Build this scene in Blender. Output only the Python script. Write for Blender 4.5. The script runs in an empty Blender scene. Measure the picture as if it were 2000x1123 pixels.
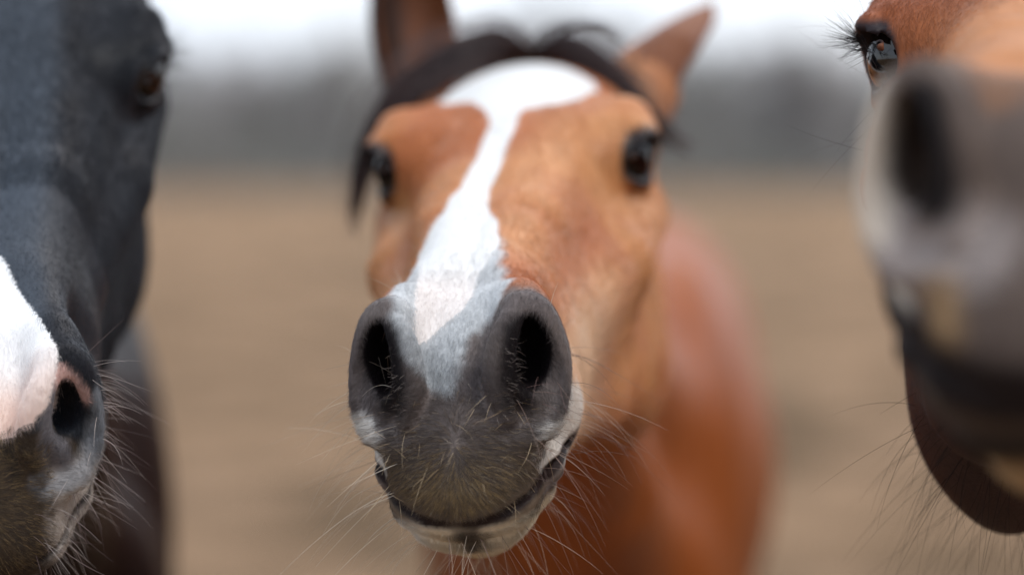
import bpy, math, random
import numpy as np
from mathutils import Vector, Matrix

FUR = 1.0          # density factor of the short coat hair
VOX = 0.0022       # voxel of the heads (m)
scene = bpy.context.scene

# ------------------------------------------------------------------ camera
CAM_Z = 1.40
PITCH = math.radians(2.67)
cam_data = bpy.data.cameras.new("camera")
cam_data.sensor_width = 36.0
cam_data.lens = 89.0
cam_data.clip_start = 0.05
cam_data.clip_end = 5000.0
cam_data.dof.use_dof = True
cam_data.dof.focus_distance = 1.50
cam_data.dof.aperture_fstop = 2.0
cam = bpy.data.objects.new("camera", cam_data)
scene.collection.objects.link(cam)
cam.location = (0, 0, CAM_Z)
cam.rotation_euler = (math.pi / 2 - PITCH, 0, 0)
scene.camera = cam

# ------------------------------------------------------------------ world, sun, exposure
world = bpy.data.worlds.new("World")
scene.world = world
world.use_nodes = True
wn, wl = world.node_tree.nodes, world.node_tree.links
wn.clear()
w_out = wn.new("ShaderNodeOutputWorld")
w_sky = wn.new("ShaderNodeTexSky")
w_sky.sky_type = 'NISHITA'
w_sky.sun_disc = False
w_sky.sun_elevation = math.radians(48)
w_sky.sun_rotation = math.radians(35)
w_sky.air_density = 1.0
w_sky.dust_density = 3.0
w_bg1 = wn.new("ShaderNodeBackground")
w_bg1.inputs[1].default_value = 0.05
# the overcast cloud deck: a pale even layer, a little darker overhead breaks
w_tc = wn.new("ShaderNodeTexCoord")
w_noise = wn.new("ShaderNodeTexNoise")
w_noise.inputs['Scale'].default_value = 2.2
w_noise.inputs['Detail'].default_value = 4
w_ramp = wn.new("ShaderNodeValToRGB")
w_ramp.color_ramp.elements[0].position = 0.3
w_ramp.color_ramp.elements[0].color = (0.66, 0.75, 0.92, 1)
w_ramp.color_ramp.elements[1].position = 0.65
w_ramp.color_ramp.elements[1].color = (0.90, 0.95, 1.0, 1)
w_bg2 = wn.new("ShaderNodeBackground")
w_bg2.inputs[1].default_value = 0.97
w_add = wn.new("ShaderNodeAddShader")
wl.new(w_tc.outputs['Generated'], w_noise.inputs['Vector'])
wl.new(w_noise.outputs['Fac'], w_ramp.inputs[0])
wl.new(w_ramp.outputs[0], w_bg2.inputs[0])
wl.new(w_sky.outputs[0], w_bg1.inputs[0])
wl.new(w_bg1.outputs[0], w_add.inputs[0])
wl.new(w_bg2.outputs[0], w_add.inputs[1])
wl.new(w_add.outputs[0], w_out.inputs[0])

sun_data = bpy.data.lights.new("sun", 'SUN')
sun_data.energy = 1.5
sun_data.angle = math.radians(18)
sun_data.color = (1.0, 0.96, 0.9)
sun = bpy.data.objects.new("sun", sun_data)
scene.collection.objects.link(sun)
SUN_DIR = Vector((0.50, -0.45, 0.95)).normalized()   # towards the sun: right, slightly behind the camera
sun.rotation_euler = SUN_DIR.to_track_quat('Z', 'Y').to_euler()

vs = scene.view_settings
vs.view_transform = 'Standard'
vs.look = 'None'
vs.gamma = 1.0
vs.use_curve_mapping = False
vs.exposure = 0.12
scene.cycles.max_bounces = 6
scene.cycles.use_denoising = True

# ------------------------------------------------------------------ SDF toolkit
def V(*a): return np.array(a, dtype=np.float32)

def smin(a, b, k):
    h = np.clip(0.5 + 0.5 * (b - a) / k, 0, 1)
    return b * (1 - h) + a * h - k * h * (1 - h)

def smax(a, b, k): return -smin(-a, -b, k)

def ell(P, c, r, rot=None):
    q = P - V(*c)
    if rot is not None:
        q = q @ rot
    r = V(*r)
    k0 = np.sqrt(((q / r) ** 2).sum(1)) + 1e-6
    k1 = np.sqrt(((q / (r * r)) ** 2).sum(1)) + 1e-6
    return k0 * (k0 - 1) / k1

def cone(P, a, b, ra, rb, sc=(1, 1, 1)):
    """capsule with a linearly changing radius; sc squeezes it per axis"""
    s = V(*sc)
    a = V(*a) / s; b = V(*b) / s; Q = P / s
    ab = b - a
    t = np.clip(((Q - a) @ ab) / (ab @ ab), 0, 1)
    d = Q - a - t[:, None] * ab
    return (np.sqrt((d * d).sum(1)) - (ra + (rb - ra) * t)) * float(min(sc))

def path(P, pts, rad, k=0.0, sc=(1, 1, 1)):
    d = None
    for i in range(len(pts) - 1):
        e = cone(P, pts[i], pts[i + 1], rad[i], rad[i + 1], sc)
        d = e if d is None else (smin(d, e, k) if k else np.minimum(d, e))
    return d

def spath(P, pts, rad, k=0.0, n=3):
    """path() through a smooth curve"""
    p = np.array(pts, float); r = np.array(rad, float)
    pp = np.vstack([2 * p[0] - p[1], p, 2 * p[-1] - p[-2]]); rr = np.concatenate([[r[0]], r, [r[-1]]])
    op, orr = [], []
    for i in range(len(p) - 1):
        for t in np.arange(n) / n:
            b = 0.5 * np.array([-t**3 + 2*t*t - t, 3*t**3 - 5*t*t + 2, -3*t**3 + 4*t*t + t, t**3 - t*t])
            op.append(tuple(b @ pp[i:i + 4])); orr.append(float(b @ rr[i:i + 4]))
    op.append(tuple(p[-1])); orr.append(float(r[-1]))
    return path(P, op, orr, k)

def rot_to(ax):
    """3x3 whose columns are a frame with its first axis along ax"""
    a = np.array(ax, dtype=float); a /= np.linalg.norm(a)
    t = np.array([0, 0, 1.0]) if abs(a[2]) < 0.9 else np.array([0, 1.0, 0])
    b = np.cross(t, a); b /= np.linalg.norm(b)
    c = np.cross(a, b)
    return np.stack([a, b, c], 1).astype(np.float32)

def surface_nets(f, lo, hi, h):
    """triangle mesh of f(P)=0 in the box lo..hi; evaluates finely only near the surface"""
    lo = np.array(lo, dtype=np.float64); hi = np.array(hi, dtype=np.float64)
    B = 5
    nb = np.ceil((hi - lo) / (h * B)).astype(int)
    n = nb * B + 1
    cx = [lo[i] + h * B * (np.arange(nb[i]) + 0.5) for i in range(3)]
    C = np.stack(np.meshgrid(*cx, indexing='ij'), -1).reshape(-1, 3).astype(np.float32)
    dc = f(C).reshape(nb)
    act = np.abs(dc) < h * B * 1.55
    D = np.full(n, 1.0, dtype=np.float32)
    m = np.zeros(n, dtype=bool)
    up = np.repeat(np.repeat(np.repeat(act, B, 0), B, 1), B, 2)
    m[:-1, :-1, :-1] |= up; m[1:, :-1, :-1] |= up; m[:-1, 1:, :-1] |= up; m[:-1, :-1, 1:] |= up
    m[1:, 1:, :-1] |= up; m[1:, :-1, 1:] |= up; m[:-1, 1:, 1:] |= up; m[1:, 1:, 1:] |= up
    sg = np.repeat(np.repeat(np.repeat(dc, B, 0), B, 1), B, 2)
    D[:-1, :-1, :-1] = np.where(sg < 0, -1, 1)
    idx = np.argwhere(m)
    for s in range(0, len(idx), 400000):
        ii = idx[s:s + 400000]
        D[ii[:, 0], ii[:, 1], ii[:, 2]] = f((lo + ii * h).astype(np.float32))
    S = D < 0
    cnt = np.zeros(n - 1, dtype=np.int8)
    for a in (0, 1):
        for b in (0, 1):
            for c in (0, 1):
                cnt += S[a:n[0] - 1 + a, b:n[1] - 1 + b, c:n[2] - 1 + c]
    ok = (cnt > 0) & (cnt < 8)
    mm = m[:-1, :-1, :-1] & m[1:, 1:, 1:]
    ok &= mm
    cells = np.argwhere(ok)
    vid = np.full(n - 1, -1, dtype=np.int64)
    vid[ok] = np.arange(len(cells))
    acc = np.zeros((len(cells), 3)); num = np.zeros(len(cells))
    cor = [(a, b, c) for a in (0, 1) for b in (0, 1) for c in (0, 1)]
    for p in cor:
        for ax in range(3):
            if p[ax]: continue
            q = list(p); q[ax] = 1
            d0 = D[cells[:, 0] + p[0], cells[:, 1] + p[1], cells[:, 2] + p[2]]
            d1 = D[cells[:, 0] + q[0], cells[:, 1] + q[1], cells[:, 2] + q[2]]
            x = (d0 < 0) != (d1 < 0)
            t = np.where(x, d0 / np.where(x, d0 - d1, 1), 0)
            pt = np.tile(np.array(p, float), (len(cells), 1)); pt[:, ax] = t
            acc[x] += pt[x]; num[x] += 1
    vert = lo + (cells + acc / num[:, None]) * h
    faces = []
    for ax in range(3):
        o = [a for a in range(3) if a != ax]
        sl0 = [slice(None)] * 3; sl1 = [slice(None)] * 3
        sl0[ax] = slice(0, -1); sl1[ax] = slice(1, None)
        e = S[tuple(sl0)] != S[tuple(sl1)]
        inside = S[tuple(sl0)]
        ee = np.argwhere(e)
        keep = np.ones(len(ee), bool)
        for a in o: keep &= (ee[:, a] > 0) & (ee[:, a] < n[a] - 1)
        ee = ee[keep]
        ins = inside[ee[:, 0], ee[:, 1], ee[:, 2]]
        def g(da, db):
            q = ee.copy(); q[:, o[0]] += da; q[:, o[1]] += db
            return vid[q[:, 0], q[:, 1], q[:, 2]]
        quad = np.stack([g(-1, -1), g(0, -1), g(0, 0), g(-1, 0)], 1)
        good = (quad >= 0).all(1)
        quad = quad[good]; ins = ins[good]
        flip = ins if ax != 1 else ~ins
        quad[~flip] = quad[~flip][:, ::-1]
        faces.append(quad)
    return vert, np.concatenate(faces)

def grad(f, P, e=0.001):
    P = P.astype(np.float32)
    g = np.stack([f(P + V(e, 0, 0)) - f(P - V(e, 0, 0)),
                  f(P + V(0, e, 0)) - f(P - V(0, e, 0)),
                  f(P + V(0, 0, e)) - f(P - V(0, 0, e))], 1) / (2 * e)
    return g

def project(f, P, it=2):
    for _ in range(it):
        d = f(P.astype(np.float32)); g = grad(f, P)
        st = np.clip(d / np.maximum((g * g).sum(1), 0.15), -0.002, 0.002)
        P = P - g * st[:, None]
    return P

def vnoise(P, scale, seed=0):
    """smooth value noise in 0..1 (numpy)"""
    Q = P * scale + seed * 17.31
    i = np.floor(Q).astype(np.int64); fr = Q - i
    fr = fr * fr * (3 - 2 * fr)
    def hsh(a, b, c):
        x = (a * 73856093) ^ (b * 19349663) ^ (c * 83492791) ^ (seed * 2654435)
        x = (x ^ (x >> 13)) * 1274126177 & 0xffffffff
        x = (x ^ (x >> 16)) & 0xffff
        return x / 65535.0
    out = 0
    for a in (0, 1):
        for b in (0, 1):
            for c in (0, 1):
                w = (fr[:, 0] if a else 1 - fr[:, 0]) * (fr[:, 1] if b else 1 - fr[:, 1]) * (fr[:, 2] if c else 1 - fr[:, 2])
                out = out + w * hsh(i[:, 0] + a, i[:, 1] + b, i[:, 2] + c)
    return out

def sstep(a, b, x):
    t = np.clip((x - a) / (b - a), 0, 1)
    return t * t * (3 - 2 * t)

# ------------------------------------------------------------------ the horse head
# head frame: x to the horse's left, u from poll to nose, w up out of the face
EYE_OUT = 0.008; SKULL_W = 0.12
EYE = (0.0690, 0.196, -0.035)
EYE_R = 0.0225
EYE_DIR = (0.88, 0.46, 0.06)

def ear_sdf(P, base, direc, opn, L=0.165, W=0.030, point=False):
    d = np.array(direc, float); d /= np.linalg.norm(d)
    o = np.array(opn, float); o -= d * (o @ d); o /= np.linalg.norm(o)
    s_ = np.cross(d, o)
    q = P - V(*base)
    s = (q @ d.astype(np.float32)) / L
    b = q @ o.astype(np.float32)
    a = q @ s_.astype(np.float32)
    sc = np.clip(s, 0, 1)
    prof = W * (0.62 + 1.15 * sc - 0.35 * sc * sc - 1.42 * sc ** 3.2)
    if point: prof = W * (1.0 + 0.22 * sc - 1.22 * sc ** 1.5)
    prof = np.maximum(prof, 0.0012)
    # the ear curves towards its opening at the tip
    bb = b - 0.012 * sc * sc
    out = np.sqrt(a * a + (bb * 1.15) ** 2) - prof
    inn = np.sqrt(a * a + ((bb - 0.55 * W) * 0.9) ** 2) - prof * 0.93
    inn = smax(inn, -(s - 0.10) * L, 0.01)
    sh = smax(out, -inn, 0.003)
    sh = np.maximum(sh, (s - 1) * L)
    sh = np.maximum(sh, (-s - 0.25) * L)
    return sh * 0.8

def head_sdf(P, ears, jaw=0.0, cheek=0.0, hole=1.0):
    """signed distance of a horse head in the head frame; exact only near the head"""
    far = np.maximum(np.maximum(np.abs(P[:, 0]) - 0.14, np.abs(P[:, 1] - 0.24) - 0.40), np.abs(P[:, 2] + 0.06) - 0.27)
    d = far + 0.05
    nr = far < 0.04
    if nr.any(): d[nr] = head_sdf_near(P[nr], ears, jaw, cheek, hole)
    return d

SLIT = [(0, 0.63, -0.1610), (0.0, 0.600, -0.1590), (0.018, 0.593, -0.1565), (0.033, 0.582, -0.1495), (0.047, 0.561, -0.1425), (0.057, 0.530, -0.137), (0.060, 0.485, -0.130)]

def head_sdf_near(P, ears, jaw, cheek, hole):
    A = P.copy(); A[:, 0] = np.abs(A[:, 0])
    A0 = A.copy(); A0[:, 0] -= EYE_OUT
    A[:, 0] /= 1.0 + SKULL_W * (1 - sstep(0.26, 0.46, A[:, 1]))
    if cheek:
        A[:, 0] /= 1 - cheek * sstep(-0.05, -0.12, A[:, 2]) * (1 - sstep(0.36, 0.46, A[:, 1]))
    if jaw:
        lw = A[:, 2] < -0.10
        A[lw, 2] = -0.10 + (A[lw, 2] + 0.10) / (1 + jaw * (1 - sstep(0.25, 0.44, A[lw, 1])))
    # skull and bridge of the nose
    d = ell(A, (0, 0.085, -0.066), (0.082, 0.125, 0.079))
    d = smin(d, ell(A, (0, 0.170, -0.052), (0.074, 0.105, 0.060)), 0.03)
    d = smin(d, path(A, [(0, 0.12, -0.062), (0, 0.28, -0.074), (0, 0.42, -0.086), (0, 0.50, -0.092)], [0.062, 0.052, 0.040, 0.036], 0.02), 0.03)
    d = smin(d, path(A, [(0.014, 0.18, -0.038), (0.020, 0.34, -0.047), (0.014, 0.44, -0.058), (0.010, 0.49, -0.064)], [0.030, 0.023, 0.020, 0.016], 0.01), 0.022)
    # cheek, jowl and jaw bars
    d = smin(d, ell(A, (0.045, 0.125, -0.172), (0.042, 0.112, 0.103)), 0.035)
    d = smin(d, path(A, [(0.040, 0.14, -0.215), (0.032, 0.28, -0.186), (0.020, 0.42, -0.158), (0.014, 0.49, -0.150)], [0.036, 0.032, 0.026, 0.024], 0.02), 0.035)
    d = smin(d, path(A, [(0.032, 0.25, -0.12), (0.022, 0.42, -0.115)], [0.045, 0.036]), 0.04)
    # facial crest below the eye
    d = smin(d, path(A, [(0.070, 0.165, -0.085), (0.068, 0.26, -0.095), (0.048, 0.37, -0.100)], [0.025, 0.018, 0.009], 0.01), 0.025)
    # brow and orbit
    d = smin(d, ell(A, (0.062, 0.180, -0.030), (0.030, 0.044, 0.028)), 0.022)
    d = smin(d, path(A, [(0.056, 0.145, -0.008), (0.074, 0.172, -0.010), (0.080, 0.195, -0.015)], [0.010, 0.011, 0.007], 0.01), 0.014)
    # hollow above the eye
    d = smax(d, -ell(A, (0.074, 0.120, -0.004), (0.014, 0.026, 0.014)), 0.022)
    # muzzle mass
    d = smin(d, ell(A, (0, 0.512, -0.112), (0.045, 0.062, 0.050)), 0.026)
    # cheeks beside the lips, behind the nostrils
    d = smin(d, ell(A, (0.042, 0.490, -0.118), (0.024, 0.045, 0.030)), 0.022)
    # nostril blocks
    d = smin(d, ell(A, (0.043, 0.528, -0.082), (0.022, 0.040, 0.037)), 0.014)
    # upper lip
    d = smin(d, ell(A, (0, 0.555, -0.134), (0.044, 0.036, 0.036)), 0.020)
    d = smin(d, ell(A, (0, 0.571, -0.146), (0.036, 0.025, 0.024)), 0.018)
    d = smin(d, path(A, [(0, 0.570, -0.158), (0.026, 0.562, -0.154), (0.043, 0.535, -0.142), (0.048, 0.495, -0.130)], [0.013, 0.013, 0.012, 0.010], 0.01), 0.014)
    # the nostril: a wide funnel behind a thin outer wing, deepest beside the inner rim
    d = smin(d, path(A, [(0.020, 0.40, -0.060), (0.034, 0.500, -0.052), (0.040, 0.535, -0.052)], [0.012, 0.013, 0.012], 0.01), 0.016)
    d = smin(d, spath(A, [(0.036, 0.535, -0.043), (0.0465, 0.534, -0.049), (0.0550, 0.540, -0.068), (0.0590, 0.551, -0.092), (0.050, 0.562, -0.113), (0.036, 0.568, -0.118)],
                     [0.0050, 0.0055, 0.0050, 0.0055, 0.0065, 0.0055], 0.002), 0.012)
    fun = ell(A, (0.0475, 0.586, -0.077), (0.0128, 0.041, 0.032), rot_to((1, 0.30, 0)))
    fun = smin(fun, ell(A, (0.0415, 0.545, -0.0675), (0.036 * hole, 0.0122 * hole, 0.0215 * hole), rot_to((0.26, 0.96, 0.10))), 0.010)
    d = smax(d, -fun, 0.007)
    d = smin(d, spath(A, [(0.038, 0.540, -0.042), (0.0315, 0.554, -0.052), (0.0260, 0.562, -0.068), (0.0250, 0.567, -0.086), (0.029, 0.571, -0.100)],
                     [0.0045, 0.0070, 0.0082, 0.0066, 0.0040], 0.002), 0.008)
    # crease between nostril and lip
    d = smax(d, -path(A, [(0.027, 0.592, -0.108), (0.040, 0.583, -0.122), (0.056, 0.560, -0.122)], [0.001, 0.0022, 0.002], 0.003), 0.010)
    # lower lip and chin
    lo = ell(A, (0, 0.540, -0.173), (0.037, 0.037, 0.017))
    lo = smin(lo, ell(A, (0, 0.508, -0.188), (0.028, 0.034, 0.020)), 0.015)
    lo = smin(lo, path(A, [(0.010, 0.550, -0.170), (0.036, 0.530, -0.158), (0.043, 0.48, -0.146)], [0.013, 0.012, 0.012], 0.01), 0.012)
    lo = smin(lo, path(A, [(0, 0.50, -0.175), (0.012, 0.42, -0.158)], [0.022, 0.026]), 0.02)
    d = smin(d, lo, 0.003)
    slit = path(A, SLIT, [0.0027, 0.0027, 0.0027, 0.0027, 0.0025, 0.0020, 0.001], 0.002)
    d = smax(d, -slit, 0.004)
    # eye opening with lids: the eye looks outward and forward
    d = smin(d, path(A0, [(0.083, 0.168, -0.032), (0.0895, 0.186, -0.019), (0.0890, 0.207, -0.017), (0.081, 0.226, -0.028)], [0.004, 0.006, 0.0055, 0.003], 0.004), 0.007)
    d = smin(d, path(A0, [(0.082, 0.172, -0.042), (0.0845, 0.194, -0.054), (0.0800, 0.219, -0.046)], [0.003, 0.0048, 0.003], 0.004), 0.008)
    R = rot_to(EYE_DIR)
    op = ell(A0, tuple(np.array(EYE) + 0.024 * np.array(EYE_DIR) / np.linalg.norm(EYE_DIR)), (0.016, 0.0225, 0.0150), R)
    d = smax(d, -np.minimum(op, ell(A0, EYE, (EYE_R + 0.0004,) * 3)), 0.003)
    for e in ears:
        d = smin(d, ear_sdf(P, *e), 0.012)
    return d

# ------------------------------------------------------------------ body (body frame: x side, y back, z up)
def body_sdf(P):
    A = P.copy(); A[:, 0] = np.abs(A[:, 0])
    d = ell(A, (0, 0.80, 1.02), (0.255, 0.56, 0.285))
    d = smin(d, ell(A, (0, 0.25, 1.02), (0.17, 0.28, 0.27)), 0.10)
    d = smin(d, ell(A, (0, 0.42, 1.24), (0.07, 0.30, 0.13)), 0.10)
    d = smin(d, ell(A, (0, 0.85, 1.19), (0.16, 0.45, 0.10)), 0.10)
    d = smin(d, ell(A, (0.02, 1.38, 1.10), (0.22, 0.32, 0.25)), 0.10)
    d = smin(d, ell(A, (0.115, 0.26, 1.02), (0.085, 0.17, 0.29)), 0.05)
    d = smin(d, ell(A, (0.075, 0.06, 0.93), (0.085, 0.11, 0.14)), 0.05)
    d = smin(d, path(A, [(0.145, 0.20, 0.86), (0.135, 0.17, 0.66), (0.130, 0.16, 0.47), (0.130, 0.17, 0.42), (0.128, 0.17, 0.16)],
                     [0.082, 0.056, 0.042, 0.036, 0.028], 0.03), 0.05)
    d = smin(d, ell(A, (0.130, 0.158, 0.46), (0.042, 0.044, 0.055)), 0.02)
    d = smin(d, ell(A, (0.155, 1.45, 0.90), (0.10, 0.20, 0.26)), 0.06)
    d = smin(d, path(A, [(0.150, 1.42, 0.74), (0.140, 1.58, 0.58), (0.135, 1.64, 0.50), (0.135, 1.60, 0.40), (0.132, 1.57, 0.17)],
                     [0.085, 0.055, 0.046, 0.036, 0.030], 0.03), 0.04)
    for y in (0.17, 1.57):
        d = smin(d, path(A, [(0.130, y, 0.16), (0.130, y - 0.045, 0.085), (0.130, y - 0.06, 0.06)], [0.034, 0.032, 0.036], 0.01), 0.02)
        hf = cone(A, (0.130, y - 0.05, 0.075), (0.130, y - 0.085, 0.02), 0.038, 0.056)
        d = smin(d, np.maximum(hf, -(A[:, 2] - 0.004)), 0.008)
    return d

# ------------------------------------------------------------------ objects helpers
def new_obj(name, data, parent=None, label=None):
    o = bpy.data.objects.new(name, data)
    scene.collection.objects.link(o)
    if parent is not None: o.parent = parent
    if label: o['label'] = label
    return o

def mesh_from(name, v, f, mat, smooth=True):
    me = bpy.data.meshes.new(name)
    f = np.asarray(f); v = np.asarray(v, dtype=np.float32)
    me.vertices.add(len(v)); me.vertices.foreach_set('co', v.ravel())
    k = f.shape[1]
    me.loops.add(f.size); me.loops.foreach_set('vertex_index', f.ravel().astype(np.int32))
    me.polygons.add(len(f)); me.polygons.foreach_set('loop_start', (np.arange(len(f)) * k).astype(np.int32))
    me.polygons.foreach_set('loop_total', np.full(len(f), k, dtype=np.int32))
    me.update(calc_edges=True); me.validate()
    if smooth: me.polygons.foreach_set('use_smooth', np.ones(len(me.polygons), bool))
    me.materials.append(mat)
    return me

def attr(me, name, arr):
    arr = np.asarray(arr, dtype=np.float32)
    if arr.ndim == 1:
        a = me.attributes.new(name, 'FLOAT', 'POINT'); a.data.foreach_set('value', arr)
    else:
        a = me.attributes.new(name, 'FLOAT_COLOR', 'POINT')
        a.data.foreach_set('color', np.concatenate([arr, np.ones((len(arr), 1), np.float32)], 1).ravel())

def hair(name, pts, rad, col, mat, parent, off):
    """pts (N,K,3) world, rad (N,K), col (N,3)"""
    N, K, _ = pts.shape
    cu = bpy.data.hair_curves.new(name)
    cu.add_curves([K] * N)
    cu.points.foreach_set('position', (pts - off).astype(np.float32).ravel())
    cu.points.foreach_set('radius', rad.astype(np.float32).ravel())
    a = cu.attributes.new('col', 'FLOAT_COLOR', 'POINT')
    c = np.repeat(np.concatenate([col, np.ones((N, 1))], 1)[:, None, :], K, 1)
    a.data.foreach_set('color', c.astype(np.float32).ravel())
    cu.materials.append(mat)
    return new_obj(name, cu, parent)

# ------------------------------------------------------------------ materials
def principled(name, **kw):
    m = bpy.data.materials.new(name); m.use_nodes = True
    b = m.node_tree.nodes['Principled BSDF']
    for k, v in kw.items():
        b.inputs[k.replace('_', ' ')].default_value = v
    return m, m.node_tree.nodes, m.node_tree.links, b

def coat_material(name, rough=0.45, sheen=0.0, spec=0.35):
    m, n, l, b = principled(name, Roughness=rough)
    b.inputs['Specular IOR Level'].default_value = spec
    b.inputs['Sheen Weight'].default_value = sheen
    b.inputs['Sheen Roughness'].default_value = 0.4
    sp = n.new('ShaderNodeAttribute'); sp.attribute_name = 'gloss'
    sm = n.new('ShaderNodeMath'); sm.operation = 'MULTIPLY'; sm.inputs[1].default_value = spec
    l.new(sp.outputs['Fac'], sm.inputs[0]); l.new(sm.outputs[0], b.inputs['Specular IOR Level'])
    base = n.new('ShaderNodeAttribute'); base.attribute_name = 'base'
    dw = n.new('ShaderNodeAttribute'); dw.attribute_name = 'dw'      # signed distance to white marks
    dwc = n.new('ShaderNodeAttribute'); dwc.attribute_name = 'wcol'
    tc = n.new('ShaderNodeTexCoord')
    n1 = n.new('ShaderNodeTexNoise'); n1.inputs['Scale'].default_value = 420; n1.inputs['Detail'].default_value = 4
    n2 = n.new('ShaderNodeTexNoise'); n2.inputs['Scale'].default_value = 40; n2.inputs['Detail'].default_value = 5
    l.new(tc.outputs['Object'], n1.inputs['Vector']); l.new(tc.outputs['Object'], n2.inputs['Vector'])
    # ragged edge of the white hair
    ma = n.new('ShaderNodeMath'); ma.operation = 'MULTIPLY_ADD'; ma.inputs[1].default_value = 0.006
    l.new(n1.outputs['Fac'], ma.inputs[0]); l.new(dw.outputs['Fac'], ma.inputs[2])
    ss = n.new('ShaderNodeMapRange'); ss.interpolation_type = 'SMOOTHSTEP'
    ss.inputs['From Min'].default_value = 0.0020; ss.inputs['From Max'].default_value = 0.0042
    l.new(ma.outputs[0], ss.inputs['Value'])
    # coat tone variation
    mr = n.new('ShaderNodeMapRange'); mr.inputs['To Min'].default_value = 0.72; mr.inputs['To Max'].default_value = 1.30
    l.new(n2.outputs['Fac'], mr.inputs['Value'])
    mr1 = n.new('ShaderNodeMapRange'); mr1.inputs['To Min'].default_value = 0.75; mr1.inputs['To Max'].default_value = 1.25
    l.new(n1.outputs['Fac'], mr1.inputs['Value'])
    mm = n.new('ShaderNodeMath'); mm.operation = 'MULTIPLY'
    l.new(mr.outputs[0], mm.inputs[0]); l.new(mr1.outputs[0], mm.inputs[1])
    vm = n.new('ShaderNodeVectorMath'); vm.operation = 'SCALE'
    l.new(base.outputs['Color'], vm.inputs[0]); l.new(mm.outputs[0], vm.inputs['Scale'])
    mx = n.new('ShaderNodeMix'); mx.data_type = 'RGBA'
    l.new(ss.outputs[0], mx.inputs['Factor'])
    l.new(dwc.outputs['Color'], mx.inputs['A']); l.new(vm.outputs[0], mx.inputs['B'])
    l.new(mx.outputs['Result'], b.inputs['Base Color'])
    bp = n.new('ShaderNodeBump'); bp.inputs['Strength'].default_value = 0.35; bp.inputs['Distance'].default_value = 0.0012
    l.new(n1.outputs['Fac'], bp.inputs['Height']); l.new(bp.outputs[0], b.inputs['Normal'])
    return m

def hair_material(name, rough=0.45, spec=0.4):
    m, n, l, b = principled(name, Roughness=rough)
    b.inputs['Specular IOR Level'].default_value = spec
    a = n.new('ShaderNodeAttribute'); a.attribute_name = 'col'
    l.new(a.outputs['Color'], b.inputs['Base Color'])
    return m

def eye_material(name):
    m, n, l, b = principled(name, Roughness=0.03)
    b.inputs['IOR'].default_value = 1.60
    b.inputs['Coat Weight'].default_value = 0.0
    b.inputs['Coat Roughness'].default_value = 0.02
    at = n.new('ShaderNodeAttribute'); at.attribute_name = 'base'
    l.new(at.outputs['Color'], b.inputs['Base Color'])
    return m

M_hair = hair_material('horse_hair', 0.5, 0.18)
M_coarse = hair_material('coarse_hair', 0.38, 0.5)
M_dull = hair_material('dull_dark_hair', 0.7, 0.1)
M_eye = eye_material('eye_surface')

# ------------------------------------------------------------------ ground
def build_ground():
    m, n, l, b = principled('field_soil', Roughness=0.95)
    b.inputs['Specular IOR Level'].default_value = 0.1
    tc = n.new('ShaderNodeTexCoord')
    def noise(sc, det=5, rough=0.6):
        q = n.new('ShaderNodeTexNoise'); q.inputs['Scale'].default_value = sc
        q.inputs['Detail'].default_value = det; q.inputs['Roughness'].default_value = rough
        l.new(tc.outputs['Object'], q.inputs['Vector']); return q
    a = noise(0.28, 4); c = noise(1.1, 3); e = noise(30, 6, 0.75)
    r1 = n.new('ShaderNodeValToRGB')
    cr = r1.color_ramp
    cr.elements[0].position = 0.40; cr.elements[0].color = (0.150, 0.098, 0.052, 1)
    cr.elements[1].position = 0.60; cr.elements[1].color = (0.42, 0.265, 0.150, 1)
    l.new(a.outputs['Fac'], r1.inputs[0])
    r2 = n.new('ShaderNodeValToRGB')
    cr = r2.color_ramp
    cr.elements[0].position = 0.42; cr.elements[0].color = (0.130, 0.084, 0.046, 1)
    cr.elements[1].position = 0.56; cr.elements[1].color = (0.45, 0.290, 0.180, 1)
    l.new(c.outputs['Fac'], r2.inputs[0])
    mx = n.new('ShaderNodeMix'); mx.data_type = 'RGBA'; mx.inputs['Factor'].default_value = 0.6
    l.new(r1.outputs[0], mx.inputs['A']); l.new(r2.outputs[0], mx.inputs['B'])
    mr = n.new('ShaderNodeMapRange'); mr.inputs['From Min'].default_value = 0.3; mr.inputs['From Max'].default_value = 0.7
    mr.inputs['To Min'].default_value = 0.6; mr.inputs['To Max'].default_value = 1.4
    l.new(e.outputs['Fac'], mr.inputs['Value'])
    sc = n.new('ShaderNodeVectorMath'); sc.operation = 'SCALE'
    l.new(mx.outputs['Result'], sc.inputs[0]); l.new(mr.outputs[0], sc.inputs['Scale'])
    l.new(sc.outputs[0], b.inputs['Base Color'])
    bp = n.new('ShaderNodeBump'); bp.inputs['Strength'].default_value = 0.8; bp.inputs['Distance'].default_value = 0.05
    l.new(e.outputs['Fac'], bp.inputs['Height']); l.new(bp.outputs[0], b.inputs['Normal'])
    # one sheet, finer near the horses, gently uneven
    def axis(lim, near, step):
        v = list(np.arange(-near, near + 1e-6, step)); x = near; s = step
        while x < lim:
            s *= 1.25; x += s; v += [x]; v = [-x] + v
        return np.array(v)
    xs = axis(1500, 14, 0.5); ys = axis(1500, 24, 0.5)
    X, Y = np.meshgrid(xs, ys, indexing='ij')
    P = np.stack([X.ravel(), Y.ravel(), np.zeros(X.size)], 1)
    z = (vnoise(P, 0.35, 3) - 0.5) * 0.03 + (vnoise(P, 1.1, 4) - 0.5) * 0.014
    P[:, 2] = z * np.clip(1 - np.hypot(P[:, 0], P[:, 1]) / 200, 0, 1) - 0.004
    nx, ny = len(xs), len(ys)
    i, j = np.meshgrid(np.arange(nx - 1), np.arange(ny - 1), indexing='ij')
    q = (i * ny + j).ravel()
    F = np.stack([q, q + ny, q + ny + 1, q + 1], 1)
    o = new_obj('ground', mesh_from('ground', P, F, m)); o['kind'] = 'structure'
build_ground()

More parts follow.
